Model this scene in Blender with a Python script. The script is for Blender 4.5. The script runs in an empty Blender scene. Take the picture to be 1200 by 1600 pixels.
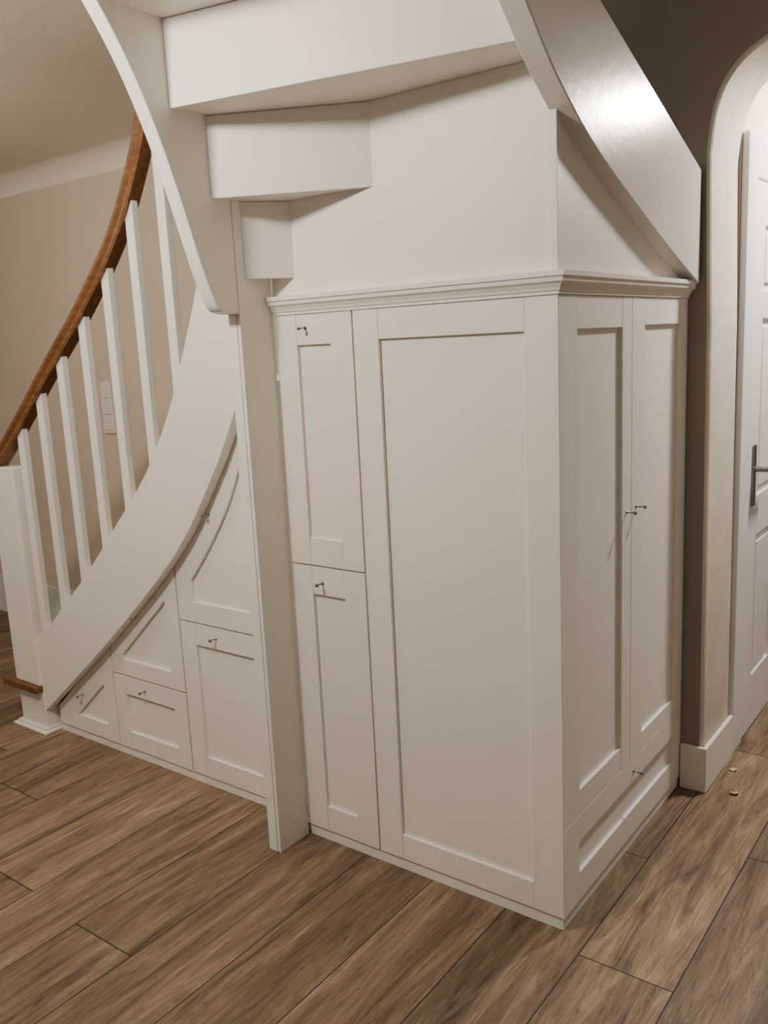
import bpy, bmesh, math
from mathutils import Matrix, Vector
D=0.95
col=bpy.context.scene.collection

# ---------------------------------------------------------------- materials
def newmat(name):
    m=bpy.data.materials.new(name);m.use_nodes=True
    nt=m.node_tree;b=nt.nodes["Principled BSDF"];return m,nt,b
def paint(name,c,rough=0.5,var=0.03,scale=6.0,bump=0.02,bscale=200.0,spec=0.5):
    m,nt,b=newmat(name)
    tc=nt.nodes.new("ShaderNodeTexCoord")
    n=nt.nodes.new("ShaderNodeTexNoise");n.inputs["Scale"].default_value=scale;n.inputs["Detail"].default_value=4
    nt.links.new(tc.outputs["Object"],n.inputs["Vector"])
    r=nt.nodes.new("ShaderNodeValToRGB")
    r.color_ramp.elements[0].position=0.3;r.color_ramp.elements[1].position=0.7
    r.color_ramp.elements[0].color=(*[v*(1-var) for v in c],1);r.color_ramp.elements[1].color=(*[min(1,v*(1+var)) for v in c],1)
    nt.links.new(n.outputs["Fac"],r.inputs[0]);nt.links.new(r.outputs[0],b.inputs["Base Color"])
    b.inputs["Roughness"].default_value=rough;b.inputs["Specular IOR Level"].default_value=spec
    n2=nt.nodes.new("ShaderNodeTexNoise");n2.inputs["Scale"].default_value=bscale
    nt.links.new(tc.outputs["Object"],n2.inputs["Vector"])
    bp=nt.nodes.new("ShaderNodeBump");bp.inputs["Strength"].default_value=bump*5;bp.inputs["Distance"].default_value=0.002
    nt.links.new(n2.outputs["Fac"],bp.inputs["Height"]);nt.links.new(bp.outputs[0],b.inputs["Normal"])
    return m
M_cab=paint("white_lacquer",(0.85,0.825,0.78),0.5,0.01,3)
M_stair=paint("white_stair_paint",(0.85,0.825,0.78),0.48,0.015,4)
M_beam=paint("glossy_white_paint",(0.74,0.715,0.68),0.2,0.015,5,0.03,40)
M_wall=paint("beige_plaster",(0.68,0.59,0.49),0.9,0.03,3,0.08,60,0.2)
M_wall_shade=paint("shaded_plaster",(0.31,0.275,0.24),0.9,0.03,3,0.08,60,0.2)  # darkened plaster: shade on the wall above the arch, put into the colour
M_jamb=paint("mottled_plaster",(0.64,0.595,0.52),0.8,0.08,7,0.1,30,0.3)
M_ceil=paint("white_ceiling",(0.84,0.79,0.71),0.9,0.02,2,0.05,80,0.2)
M_door=paint("white_door",(0.84,0.83,0.85),0.35,0.01)
M_plastic=paint("switch_plastic",(0.84,0.81,0.75),0.35,0.01)
M_leaf=paint("dry_petal",(0.62,0.50,0.28),0.7,0.2,60)
def metal(name,a,c,rough):
    m,nt,b=newmat(name);b.inputs["Metallic"].default_value=1;b.inputs["Roughness"].default_value=rough
    n=nt.nodes.new("ShaderNodeTexNoise");n.inputs["Scale"].default_value=120
    r=nt.nodes.new("ShaderNodeValToRGB");r.color_ramp.elements[0].color=(*a,1);r.color_ramp.elements[1].color=(*c,1)
    nt.links.new(n.outputs["Fac"],r.inputs[0]);nt.links.new(r.outputs[0],b.inputs["Base Color"]);return m
M_metal=metal("steel_pin",(.24,.28,.31),(.36,.40,.43),.3)
M_lever=metal("dark_brushed_steel",(.17,.17,.17),(.25,.25,.25),.35)

def wood(name,c1,c2,c3,axis_scale,rough):
    m,nt,b=newmat(name)
    tc=nt.nodes.new("ShaderNodeTexCoord");mp=nt.nodes.new("ShaderNodeMapping");mp.inputs["Scale"].default_value=axis_scale
    nt.links.new(tc.outputs["Object"],mp.inputs[0])
    n=nt.nodes.new("ShaderNodeTexNoise");n.inputs["Scale"].default_value=4;n.inputs["Detail"].default_value=7
    nt.links.new(mp.outputs[0],n.inputs["Vector"])
    r=nt.nodes.new("ShaderNodeValToRGB");e=r.color_ramp.elements
    e[0].position=.3;e[0].color=(*c1,1);e[1].position=.7;e[1].color=(*c3,1);k=e.new(.5);k.color=(*c2,1)
    nt.links.new(n.outputs["Fac"],r.inputs[0]);nt.links.new(r.outputs[0],b.inputs["Base Color"]);b.inputs["Roughness"].default_value=rough
    return m
M_rail=wood("oiled_oak_rail",(0.11,0.044,0.015),(0.17,0.072,0.025),(0.235,0.105,0.037),(3,14,14),0.35)
M_tread=wood("brown_tread_wood",(0.11,0.048,0.02),(0.17,0.078,0.03),(0.22,0.10,0.04),(14,2,14),0.4)

def floor_mat():
    m,nt,b=newmat("plank_floor");N=nt.nodes.new;L=nt.links.new
    W,LEN=0.2505,1.38
    g=N("ShaderNodeTexCoord");s=N("ShaderNodeSeparateXYZ");L(g.outputs["Object"],s.inputs[0])
    def mth(op,a,bv=None,c=None):
        x=N("ShaderNodeMath");x.operation=op
        for i,v in enumerate((a,bv,c)):
            if v is None: continue
            if isinstance(v,(int,float)): x.inputs[i].default_value=v
            else: L(v,x.inputs[i])
        return x.outputs[0]
    u=mth('DIVIDE',mth('SUBTRACT',s.outputs[0],0.067),W)
    ci=mth('FLOOR',u);cf=mth('FRACT',u)
    joints={3:.5,2:.1,1:.62,0:-.06,-1:.45,-2:.18,-3:.12,-4:.30,-5:-.72,-6:.20,-7:-.70,-8:.1,-9:-.37,-10:-.9,-11:-.2,-12:.3}
    acc=0.0
    for c,j in joints.items():
        acc=mth('ADD',acc,mth('MULTIPLY',mth('COMPARE',ci,float(c),0.5),j))
    v=mth('DIVIDE',mth('SUBTRACT',s.outputs[1],acc),LEN)
    ri=mth('FLOOR',v);rf=mth('FRACT',v)
    cmb=N("ShaderNodeCombineXYZ");L(ci,cmb.inputs[0]);L(ri,cmb.inputs[1])
    wn=N("ShaderNodeTexWhiteNoise");wn.noise_dimensions='3D';L(cmb.outputs[0],wn.inputs["Vector"])
    def gcoord(ys):
        gc=N("ShaderNodeCombineXYZ")
        L(mth('ADD',s.outputs[0],mth('MULTIPLY',wn.outputs["Value"],37.0)),gc.inputs[0])
        L(mth('ADD',mth('MULTIPLY',s.outputs[1],ys),mth('MULTIPLY',wn.outputs["Value"],91.0)),gc.inputs[1])
        return gc.outputs[0]
    gA=gcoord(0.10);gB=gcoord(0.05)
    n1=N("ShaderNodeTexNoise");n1.inputs["Scale"].default_value=16;n1.inputs["Detail"].default_value=12;n1.inputs["Roughness"].default_value=.74;n1.inputs["Distortion"].default_value=1.3
    L(gA,n1.inputs["Vector"])
    r=N("ShaderNodeValToRGB");e=r.color_ramp.elements
    e[0].position=.32;e[0].color=(0.050,0.033,0.022,1);e[1].position=.68;e[1].color=(0.36,0.27,0.185,1)
    k=e.new(.43);k.color=(0.145,0.099,0.065,1);k=e.new(.55);k.color=(0.225,0.162,0.109,1)
    L(n1.outputs["Fac"],r.inputs[0])
    n2=N("ShaderNodeTexNoise");n2.inputs["Scale"].default_value=170;n2.inputs["Detail"].default_value=5;n2.inputs["Roughness"].default_value=.65;L(gB,n2.inputs["Vector"])
    f2=mth('ADD',mth('MULTIPLY',n2.outputs["Fac"],1.7),0.15)
    n3=N("ShaderNodeTexNoise");n3.inputs["Scale"].default_value=5;n3.inputs["Detail"].default_value=2;L(gA,n3.inputs["Vector"])
    f3=mth('ADD',mth('MULTIPLY',n3.outputs["Fac"],1.0),0.5)
    gC=N("ShaderNodeMapping");gC.inputs["Scale"].default_value=(60,14,1);L(g.outputs["Object"],gC.inputs[0])
    n4=N("ShaderNodeTexNoise");n4.inputs["Scale"].default_value=2.2;n4.inputs["Detail"].default_value=3;L(gC.outputs[0],n4.inputs["Vector"])
    f4=mth('SUBTRACT',1.0,mth('MULTIPLY',mth('GREATER_THAN',n4.outputs["Fac"],0.67),0.4))
    f1=mth('ADD',mth('MULTIPLY',wn.outputs["Value"],0.42),0.80)
    f=mth('MULTIPLY',mth('MULTIPLY',mth('MULTIPLY',f1,f2),f3),f4)
    gx=mth('LESS_THAN',mth('MINIMUM',cf,mth('SUBTRACT',1.0,cf)),0.0075)
    gy=mth('LESS_THAN',mth('MINIMUM',rf,mth('SUBTRACT',1.0,rf)),0.0014)
    gap=mth('MAXIMUM',gx,gy)
    f=mth('MULTIPLY',f,mth('SUBTRACT',1.0,mth('MULTIPLY',gap,0.95)))
    mx=N("ShaderNodeVectorMath");mx.operation='SCALE';L(r.outputs[0],mx.inputs[0]);L(f,mx.inputs["Scale"])
    L(mx.outputs[0],b.inputs["Base Color"])
    b.inputs["Roughness"].default_value=0.5;b.inputs["Specular IOR Level"].default_value=0.35
    bu=N("ShaderNodeBump");bu.inputs["Strength"].default_value=.25;bu.inputs["Distance"].default_value=.002
    L(mth('SUBTRACT',n2.outputs["Fac"],mth('MULTIPLY',gap,3.0)),bu.inputs["Height"]);L(bu.outputs[0],b.inputs["Normal"])
    return m
M_floor=floor_mat()

# ---------------------------------------------------------------- helpers
def finish(bm,name,mat,parent=None,bevel=0.0,smooth=False,**props):
    bmesh.ops.recalc_face_normals(bm,faces=bm.faces[:])
    me=bpy.data.meshes.new(name);bm.to_mesh(me);bm.free()
    me.materials.append(mat)
    if smooth:
        for p in me.polygons:p.use_smooth=True
    o=bpy.data.objects.new(name,me);col.objects.link(o)
    if parent is not None: attach(o,parent)
    if bevel>0:
        md=o.modifiers.new("bevel","BEVEL");md.width=bevel;md.segments=2;md.limit_method='ANGLE';md.angle_limit=math.radians(35)
    for k,v in props.items():o[k]=v
    return o
def attach(o,parent):
    o.parent=parent
    o.matrix_parent_inverse=Matrix.Translation(parent.location).inverted() if parent.parent is None else Matrix.Identity(4)
def addprism(bm,pts,ext):
    ext=Vector(ext)
    a=[bm.verts.new(p) for p in pts];c=[bm.verts.new(Vector(p)+ext) for p in pts]
    n=len(pts);bm.faces.new(a);bm.faces.new(c[::-1])
    for i in range(n):bm.faces.new((a[i],a[(i+1)%n],c[(i+1)%n],c[i]))
def addbox(bm,x0,x1,y0,y1,z0,z1):
    addprism(bm,[(x0,y0,z0),(x1,y0,z0),(x1,y1,z0),(x0,y1,z0)],(0,0,z1-z0))
def box(name,x0,x1,y0,y1,z0,z1,mat,parent=None,bevel=0.0,**k):
    bm=bmesh.new();addbox(bm,x0,x1,y0,y1,z0,z1);return finish(bm,name,mat,parent,bevel,**k)
def prism(name,pts,ext,mat,parent=None,bevel=0.0,**k):
    bm=bmesh.new();addprism(bm,pts,ext);return finish(bm,name,mat,parent,bevel,**k)
def empty(name,loc,label,cat,**k):
    o=bpy.data.objects.new(name,None);col.objects.link(o);o.location=loc;o.empty_display_size=.1
    o["label"]=label;o["category"]=cat
    for a,v in k.items():o[a]=v
    return o
def lathe(bm,origin,axis,prof,seg=14):
    axis=Vector(axis).normalized();t=axis.orthogonal().normalized();u=axis.cross(t)
    rings=[]
    for d,r in prof:
        rings.append([bm.verts.new(Vector(origin)+axis*d+(t*math.cos(2*math.pi*i/seg)+u*math.sin(2*math.pi*i/seg))*r) for i in range(seg)])
    for a,b_ in zip(rings,rings[1:]):
        for i in range(seg):bm.faces.new((a[i],a[(i+1)%seg],b_[(i+1)%seg],b_[i]))
    bm.faces.new(rings[0][::-1]);bm.faces.new(rings[-1])
def knob(parent,plane,a,z,f):
    bm=bmesh.new()
    o=(a,f,z) if plane=='Y' else (f,a,z)
    ax=(0,-1,0) if plane=='Y' else (1,0,0)
    lathe(bm,o,ax,[(-.001,.0055),(.0015,.0055),(.0018,.0024),(.025,.0024),(.0255,.0060),(.0285,.0064),(.030,.005)])
    return finish(bm,"handle",M_metal,parent,0,True,label="small slim silver metal pin knob")
def mapper(plane,f):
    if plane=='Y': return (lambda a,z,d:(a,f-d,z)),(lambda d:(0,-d,0))
    return (lambda a,z,d:(f+d,a,z)),(lambda d:(d,0,0))
def rectpiece(bm,P,E,a0,a1,z0,z1,d0,d1):
    addprism(bm,[P(a0,z0,d0),P(a1,z0,d0),P(a1,z1,d0),P(a0,z1,d0)],E(d1-d0))
def shaker(name,plane,f,a0,a1,z0,z1,sl,sr,rb,rt,parent,kn=None,th=.019,label=None):
    P,E=mapper(plane,f);bm=bmesh.new()
    rectpiece(bm,P,E,a0,a0+sl,z0,z1,-th,0);rectpiece(bm,P,E,a1-sr,a1,z0,z1,-th,0)
    rectpiece(bm,P,E,a0+sl+.0008,a1-sr-.0008,z0,z0+rb,-th,-.0006);rectpiece(bm,P,E,a0+sl+.0008,a1-sr-.0008,z1-rt,z1,-th,-.0006)
    rectpiece(bm,P,E,a0+sl-.002,a1-sr+.002,z0+rb-.002,z1-rt+.002,-th+.001,-.011)
    o=finish(bm,name,M_cab,parent,.0008)
    if label:o["label"]=label
    if kn:knob(o,plane,kn[0],kn[1],f)
    return o
def polydoor(name,f,outer,inner,parent,kn,th=.019,label=None):
    bm=bmesh.new()
    ov=[bm.verts.new((x,f,z)) for x,z in outer];iv=[bm.verts.new((x,f,z)) for x,z in inner]
    es=[bm.edges.new((l[i],l[(i+1)%len(l)])) for l in (ov,iv) for i in range(len(l))]
    r=bmesh.ops.triangle_fill(bm,use_beauty=True,use_dissolve=False,edges=es)
    fs=[g for g in r["geom"] if isinstance(g,bmesh.types.BMFace)]
    r=bmesh.ops.extrude_face_region(bm,geom=fs)
    bmesh.ops.translate(bm,verts=[g for g in r["geom"] if isinstance(g,bmesh.types.BMVert)],vec=(0,th,0))
    bmesh.ops.dissolve_limit(bm,angle_limit=.01,verts=bm.verts[:],edges=bm.edges[:])
    cx=sum(p[0] for p in inner)/len(inner);cz=sum(p[1] for p in inner)/len(inner)
    addprism(bm,[(x+(.002 if x>cx else -.002),f+.011,z+(.002 if z>cz else -.002)) for x,z in inner],(0,th-.013,0))
    o=finish(bm,name,M_cab,parent,.0008)
    if label:o["label"]=label
    knob(o,'Y',kn[0],kn[1],f)
    return o
def cat(pts,n=8):
    out=[];P=[pts[0]]+list(pts)+[pts[-1]]
    for i in range(1,len(P)-2):
        p0,p1,p2,p3=[Vector(q) for q in P[i-1:i+3]]
        for k in range(n):
            t=k/n
            out.append(tuple(.5*((2*p1)+(p2-p0)*t+(2*p0-5*p1+4*p2-p3)*t*t+(3*p1-3*p2+p3-p0)*t**3)))
    out.append(tuple(pts[-1]));return out

# ---------------------------------------------------------------- room
S=dict(kind="structure")
box("floor",-7,4,-5,4.5,-.05,0,M_floor,**S)
arch=[(.078,0),(.072,1.6),(.062,2.05),(.064,2.16),(.080,2.26),(.115,2.335),(.175,2.39),(.27,2.43),(.42,2.46),(.62,2.47),
      (.82,2.46),(.97,2.43),(1.065,2.39),(1.125,2.335),(1.16,2.26),(1.176,2.16),(1.178,2.05),(1.178,0)]
box("wall_back",-7,-.9505,D,D+.31,0,3.6,M_wall,**S)
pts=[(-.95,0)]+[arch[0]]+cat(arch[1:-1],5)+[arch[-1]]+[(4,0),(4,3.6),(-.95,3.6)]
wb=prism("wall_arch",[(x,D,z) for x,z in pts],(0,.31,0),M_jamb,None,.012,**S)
wb.data.materials.append(M_wall_shade)
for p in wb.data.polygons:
    if abs(p.normal.y)>.9:p.material_index=1  # wall faces take the painted-in shade, reveal keeps the light plaster
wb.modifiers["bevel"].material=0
box("wall_right",-.08,.066,1.262,4.4,0,2.61,M_wall,**S)
box("wall_far",.066,4,4.4,4.5,0,2.61,M_wall,**S)
bm=bmesh.new()
addbox(bm,-7,-1.0,-5,D,2.60,2.66);addbox(bm,.06,4,-5,D,2.66,2.72);addbox(bm,-.08,4,1.262,4.4,2.62,2.68)
R_=.10
prof=[(D,2.60),(D,2.60-R_)]+[(D-R_+R_*math.cos(a),2.60-R_+R_*math.sin(a)) for a in [math.pi/2*i/8 for i in range(1,9)]]
addprism(bm,[(-7,y,z) for y,z in prof],(6.0,0,0))
finish(bm,"ceiling",M_ceil,None,0,**S)
box("baseboard_back",-7,-2.76,D-.016,D,0,.24,M_stair,None,.003,**S)
prism("baseboard_right",[(.003,D-.016,0),(.094,D-.016,0),(.094,1.262,0),(.079,1.262,0),(.079,D,0),(.003,D,0)],(0,0,.165),M_stair,None,.003,**S)
bm=bmesh.new()
addprism(bm,[(.067,1.272,0),(.067,1.40,0),(.067,1.40,2.10),(.067,2.26,2.10),(.067,2.26,0),(.067,2.39,0),(.067,2.39,2.235),(.067,1.272,2.235)],(.024,0,0))
finish(bm,"trim_1",M_door,None,.005,**S)
bm=bmesh.new()
P,E=mapper('X',.086)
a0,a1=1.405,2.255
rectpiece(bm,P,E,a0,a0+.13,.005,2.095,-.018,0);rectpiece(bm,P,E,a1-.13,a1,.005,2.095,-.018,0)
for z0,z1 in [(.005,.23),(.80,.96),(1.62,1.72),(1.95,2.095)]:rectpiece(bm,P,E,a0+.13,a1-.13,z0,z1,-.018,0)
for z0,z1 in [(.23,.80),(.96,1.62),(1.72,1.95)]:
    for q0,q1 in [(a0+.13,1.80),(1.86,a1-.13)]:
        rectpiece(bm,P,E,q0,q1,z0,z1,-.018,-.012);rectpiece(bm,P,E,q0+.03,q1-.03,z0+.03,z1-.03,-.012,-.003)
for z0,z1 in [(.23,.80),(.96,1.62),(1.72,1.95)]:rectpiece(bm,P,E,1.80,1.86,z0,z1,-.018,0)
dr=finish(bm,"door_1",M_door,None,.003,**S)
bm=bmesh.new()
rectpiece(bm,P,E,1.445,1.48,.93,1.16,0,.008)
lathe(bm,(.092,1.462,1.07),(1,0,0),[(0,.011),(.045,.010),(.046,.009)])
lathe(bm,(.135,1.455,1.07),(0,1,0),[(0,.008),(.01,.009),(.12,.008),(.125,.006)])
lathe(bm,(.091,1.462,.985),(1,0,0),[(0,.008),(.003,.008)])
finish(bm,"door_handle",M_lever,dr,.001,label="brushed steel lever handle on long plate")

# ---------------------------------------------------------------- main cabinet
cab=empty("cabinet",(-.46,.47,0),"tall white shaker-style built-in cupboard tucked under the stairs","cabinet")
H=1.693
box("body",-.9232,-.0195,.0205,D-.002,.037,H,M_cab,cab)
box("filler_strip",-.0195,0,.928,D-.002,.037,H,M_cab,cab,.0008)
prism("plinth",[(-.92,.006,0),(-.006,.006,0),(-.006,D-.002,0),(-.03,D-.002,0),(-.03,.03,0),(-.92,.03,0)],(0,0,.0355),M_cab,cab,.0008)
shaker("door",'Y',0,-.9165,-.628,.938,H-.001,.080,.080,.085,.088,cab,(-.800,1.652))
shaker("door",'Y',0,-.9165,-.628,.039,.933,.080,.080,.085,.088,cab,(-.795,.884))
shaker("side_panel",'Y',0,-.622,-.0005,.039,H-.001,.085,.090,.080,.082,cab)
shaker("door",'X',0,.0005,.469,.300,H-.001,.105,.068,.072,.082,cab,(.432,1.088))
shaker("door",'X',0,.473,.926,.300,H-.001,.095,.058,.055,.078,cab,(.507,1.092))
shaker("drawer",'X',0,.0005,.926,.039,.297,.100,.064,.085,.078,cab,(.50,.253))
prof=[(-.015,H),(.004,H),(.004,1.700),(.008,1.702),(.010,1.708),(.016,1.717),(.023,1.722),(.024,1.731),(.029,1.734),(.029,1.746),(-.015,1.746)]
bm=bmesh.new();rings=[[],[],[]]
for o_,z in prof:
    rings[0].append(bm.verts.new((-.9235,-o_,z)));rings[1].append(bm.verts.new((o_,-o_,z)));rings[2].append(bm.verts.new((o_,D-.001,z)))
for a,c in zip(rings,rings[1:]):
    for i in range(len(prof)):
        j=(i+1)%len(prof);bm.faces.new((a[i],a[j],c[j],c[i]))
bm.faces.new(rings[0]);bm.faces.new(rings[2][::-1])
finish(bm,"crown_moulding",M_cab,cab,0)

# ---------------------------------------------------------------- sloped cabinet
sc=empty("cabinet",(-1.7,.3,0),"low white built-in drawers and doors following the slope of the stair","cabinet")
F=.045
bodytop=[(-2.40,.10),(-1.99,.46),(-1.54,.86),(-1.30,1.15),(-1.16,1.37),(-1.09,1.48),(-.98,1.55)]
prism("body",[(-2.40,F+.02,.036),(-.93,F+.02,.036),(-.93,F+.02,1.57)]+[(x,F+.02,z-.03) for x,z in bodytop[::-1]],(0,.04,0),M_cab,sc,0)
box("plinth",-2.415,-.93,F+.006,F+.03,0,.0345,M_cab,sc,.0008)
box("filler_strip",-1.085,-.93,F,F+.019,.036,1.5,M_cab,sc,.0008)
polydoor("door",F,[(-2.405,.037),(-1.992,.037),(-1.992,.475),(-2.405,.115)],[(-2.27,.105),(-2.06,.105),(-2.06,.285)],sc,(-2.215,.205))
polydoor("drawer",F,[(-1.986,.353),(-1.549,.353),(-1.549,.885),(-1.986,.485)],[(-1.915,.42),(-1.62,.42),(-1.62,.70),(-1.915,.435)],sc,(-1.80,.615))
shaker("drawer",'Y',F,-1.986,-1.549,.037,.347,.072,.072,.072,.075,sc,(-1.79,.308))
shaker("door",'Y',F,-1.542,-1.089,.037,.636,.080,.082,.078,.080,sc,(-1.355,.597))
top=cat([(-1.089,1.53),(-1.16,1.395),(-1.30,1.18),(-1.42,1.02),(-1.542,.895)],4)
inn=cat([(-1.172,1.215),(-1.24,1.085),(-1.35,.93),(-1.46,.80)],4)
polydoor("door",F,[(-1.542,.642),(-1.089,.642)]+top,[(-1.46,.718),(-1.172,.718)]+inn,sc,(-1.335,1.05))

# ---------------------------------------------------------------- staircase
st=empty("staircase",(-1.5,.45,0),"white painted winder staircase with oak handrail and square balusters","staircase")
up=cat([(-2.445,.405),(-2.05,.74),(-1.82,.96),(-1.60,1.18),(-1.45,1.39),(-1.35,1.58),(-1.25,1.80),(-1.20,1.95),(-1.17,2.1)],4)
lo=cat([(-.978,1.68),(-1.12,1.41),(-1.26,1.18),(-1.49,.89),(-1.92,.51),(-2.42,.115),(-2.445,.09)],4)
prism("stringer",[(x,0,z) for x,z in up+[(-.978,2.1)]+lo],(0,.042,0),M_stair,st,.003)
box("newel_post",-2.625,-2.443,-.012,.072,.215,1.165,M_stair,st,.004)
box("step_base",-2.625,-2.435,-.004,.075,.0265,.185,M_stair,st,.003)
bm=bmesh.new()
addprism(bm,[(-2.665,-.03,0),(-2.415,-.03,0),(-2.415,.075,0),(-2.665,.075,0)],(0,0,.012))
addprism(bm,[(-2.645,-.016,.012),(-2.425,-.016,.012),(-2.425,.075,.012),(-2.645,.075,.012)],(0,0,.014))
finish(bm,"shoe_moulding",M_stair,st,.003)
rise=.2025;xs=[-2.70,-2.43,-2.19,-1.95,-1.71,-1.48,-1.28,-1.10]
for i in range(7):
    z=rise*(i+1)
    y0=-.035 if i==0 else .044
    box("tread",xs[i],(xs[i+1]+.03) if i else -2.44,y0,D-.03,z-.018,z+.012,M_tread,st,.004,label="brown wooden stair tread")
    box("riser",xs[i]+.03,xs[i]+.045,.076,D-.03,max(0,z-rise+.0125),z-.0185,M_stair,st)
prism("wall_string",[(-2.75,D-.029,0),(-2.44,D-.029,0),(-1.0,D-.029,1.25),(-1.0,D-.029,1.75),(-2.2,D-.029,.66),(-2.75,D-.029,.24)],(0,.027,0),M_stair,st,.002)
def interp(c,x):
    for p,q in zip(c,c[1:]):
        if p[0]<=x<=q[0]: return p[1]+(q[1]-p[1])*(x-p[0])/(q[0]-p[0])
    return c[-1][1]
rail=cat([(-3.0,.86),(-2.75,1.05),(-2.58,1.19),(-2.37,1.36),(-2.15,1.55),(-1.89,1.765),(-1.66,1.99),(-1.52,2.19),(-1.45,2.33),(-1.39,2.50),(-1.33,2.70)],5)
for k in range(7):
    x=-2.385+.165*k;w=.021;x0,x1=x-w,x+w
    prism("baluster",[(x0,.008,interp(up,x0)-.02),(x1,.008,interp(up,x1)-.02),(x1,.008,interp(rail,x1)-.02),(x0,.008,interp(rail,x0)-.02)],(0,.026,0),M_stair,st,.002,group="white square stair balusters")
bm=bmesh.new();rings=[]
sec=[(-.024,-.030),(-.027,-.02),(-.020,-.004),(-.027,.012),(-.024,.026),(-.012,.034),(.012,.034),(.024,.026),(.027,.012),(.020,-.004),(.027,-.02),(.024,-.030)]
for i,p in enumerate(rail):
    a=Vector(rail[max(0,i-1)]);c=Vector(rail[min(len(rail)-1,i+1)]);t=(c-a).normalized();nn=Vector((-t.y,t.x))
    rings.append([bm.verts.new((p[0]+nn.x*h_,.021+w_,p[1]+nn.y*h_)) for w_,h_ in sec])
for a,c in zip(rings,rings[1:]):
    for i in range(len(sec)):
        j=(i+1)%len(sec);bm.faces.new((a[i],a[j],c[j],c[i]))
bm.faces.new(rings[0]);bm.faces.new(rings[-1][::-1])
finish(bm,"handrail",M_rail,st,0,False,label="reddish oak moulded handrail")
prism("post",[(-.975,-.137,0),(-.940,-.137,0),(-.940,-.131,0),(-.936,-.131,0),(-.936,-.137,0),(-.9245,-.137,0),(-.9245,-.001,0),(-.975,-.001,0)],(0,0,2.08),M_stair,st,.0015)
E_=cat([(-.139,1.700),(-.175,1.701),(-.212,1.712),(-.235,1.75),(-.27,1.84),(-.325,2.01),(-.385,2.17),(-.45,2.305),(-.53,2.43),(-.66,2.60),(-.82,2.78)],5)
prism("stringer",[(-.972,y,z) for y,z in E_+[(-1.6,3.45),(-1.4,3.6),(-.55,2.86),(-.2,2.5),(-.139,2.3)]],(.048,0,0),M_stair,st,.003)
lowb=cat([(.93,1.735),(.70,1.81),(.463,1.897),(.143,2.025),(-.073,2.147),(-.217,2.263),(-.36,2.39),(-.60,2.60)],5)
prism("stringer",[(-.018,y,z) for y,z in lowb+[(-1.5,3.35),(-1.3,3.55),(-.45,2.78),(-.2,2.56),(.165,2.356),(.93,2.075)]],(.058,0,0),M_beam,st,.003,label="glossy white outer stair string")
def winder(z,poly,rl):
    prism("tread",[(x,y,z) for x,y in poly],(0,0,.03),M_stair,st,0)
    (xa,ya),(xb,yb)=rl;v=Vector((xb-xa,yb-ya)).normalized();n_=Vector((-v.y,v.x))*.018
    prism("riser",[(xa,ya,z-.003),(xb,yb,z-.003),(xb+n_.x,yb+n_.y,z-.003),(xa+n_.x,ya+n_.y,z-.003)],(0,0,.212),M_stair,st,.0015)
L_,R2=-.9235,-.019
for i,z in enumerate((2.64,2.85,3.06)):
    y=-.80-.24*i
    winder(z,[(L_,y+.02),(R2,y+.02),(R2,y+.40),(L_,y+.27)],((L_,y),(R2,y)))
winder(2.43,[(L_,-.54),(R2,-.40),(R2,-.10),(L_,-.29)],((L_,-.56),(R2,-.42)))
winder(2.22,[(L_,-.311),(R2,-.126),(R2,.32),(L_,-.17)],((L_,-.33),(R2,-.145)))
winder(2.01,[(L_,-.188),(R2,.308),(R2,D-.01),(-.06,D-.01),(L_,-.06)],((L_,-.21),(R2,.285)))
winder(1.80,[(L_,-.075),(-.105,.90),(-.105,D-.01),(L_,D-.01)],((L_,-.105),(-.08,.90)))
prism("side_panel",[(-.9225,.004,1.7465),(-.019,.004,1.7465),(-.019,.004,2.2195),(-.9225,.004,2.2195)],(0,.010,0),M_stair,st,0)
prism("side_panel",[(-.012,.004,1.7465),(-.012,.93,1.7465),(-.012,.463,1.92),(-.012,.143,2.05),(-.012,.004,2.14)],(.010,0,0),M_stair,st,0)
box("corner_trim",-.020,.001,-.001,.006,1.7465,2.12,M_stair,st,.001)

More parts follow.
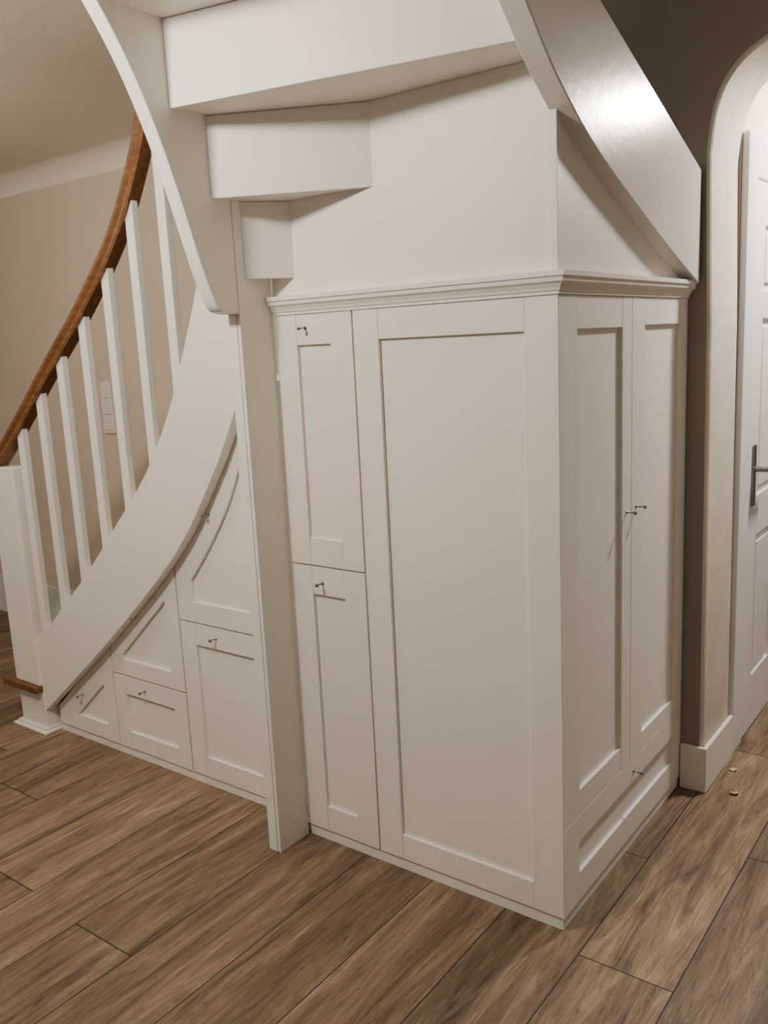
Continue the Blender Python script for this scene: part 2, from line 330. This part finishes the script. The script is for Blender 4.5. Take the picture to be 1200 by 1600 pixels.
# ---------------------------------------------------------------- small things
sw=empty("light_switch",(-3.09,D,1.2),"cream triple light switch plate on the wall behind the stairs","light switch")
box("plate",-3.125,-3.035,D-.011,D,1.19,1.465,M_plastic,sw,.003)
for k in range(3):
    box("rocker",-3.11,-3.05,D-.017,D-.011,1.207+k*.087,1.275+k*.087,M_plastic,sw,.002)
import random
random.seed(3)
for (x,y) in [(.13,1.155),(.18,.98)]:
    bm=bmesh.new();c=bm.verts.new((x,y,.006));k=9;ring=[]
    for i in range(k):
        a=2*math.pi*i/k;r_=.014*random.uniform(.5,1.3);ring.append(bm.verts.new((x+r_*math.cos(a),y+r_*math.sin(a),random.uniform(.001,.011))))
    for i in range(k):bm.faces.new((c,ring[i],ring[(i+1)%k]))
    finish(bm,"dried_leaf",M_leaf,None,0,label="small crumpled dry yellow leaf on the plank floor",category="leaf",group="fallen dry leaves")

# ---------------------------------------------------------------- lights
def area(name,loc,target,size,power,c):
    l=bpy.data.lights.new(name,'AREA');l.shape='DISK';l.size=size;l.energy=power;l.color=c
    o=bpy.data.objects.new(name,l);col.objects.link(o);o.location=loc
    o.rotation_euler=(Vector(target)-Vector(loc)).to_track_quat('-Z','Y').to_euler();return o
def point(name,loc,rad,power,c):
    l=bpy.data.lights.new(name,'POINT');l.shadow_soft_size=rad;l.energy=power;l.color=c
    o=bpy.data.objects.new(name,l);col.objects.link(o);o.location=loc;return o
point("hall_lamp",(-1.0,-1.5,2.5),.10,112,(1,.90,.76))
point("ceiling_fill",(-2.7,-.9,2.25),.10,24,(1,.88,.73))  # added fill with no fixture, brightens left ceiling and stair front
area("passage_lamp",(.55,1.75,2.50),(.3,.9,0),.18,50,(1,.92,.82))
w=bpy.data.worlds.new("world");bpy.context.scene.world=w;w.use_nodes=True
w.node_tree.nodes["Background"].inputs[0].default_value=(1,.90,.78,1);w.node_tree.nodes["Background"].inputs[1].default_value=.20

# ---------------------------------------------------------------- camera
R=[(0.80219,0.59515,-0.04789),(0.07527,-0.18038,-0.98071),(-0.59231,0.78311,-0.18949)]
cd=bpy.data.cameras.new("camera");cam=bpy.data.objects.new("camera",cd);col.objects.link(cam)
m=Matrix.Identity(4)
for i in range(3):
    m[i][0]=R[0][i];m[i][1]=-R[1][i];m[i][2]=-R[2][i]
m.translation=Vector((.9352,-1.9577,1.6))
cam.matrix_world=m
cd.sensor_fit='VERTICAL';cd.sensor_height=36;cd.lens=36*1370.94/1600;cd.clip_start=.02
bpy.context.scene.camera=cam
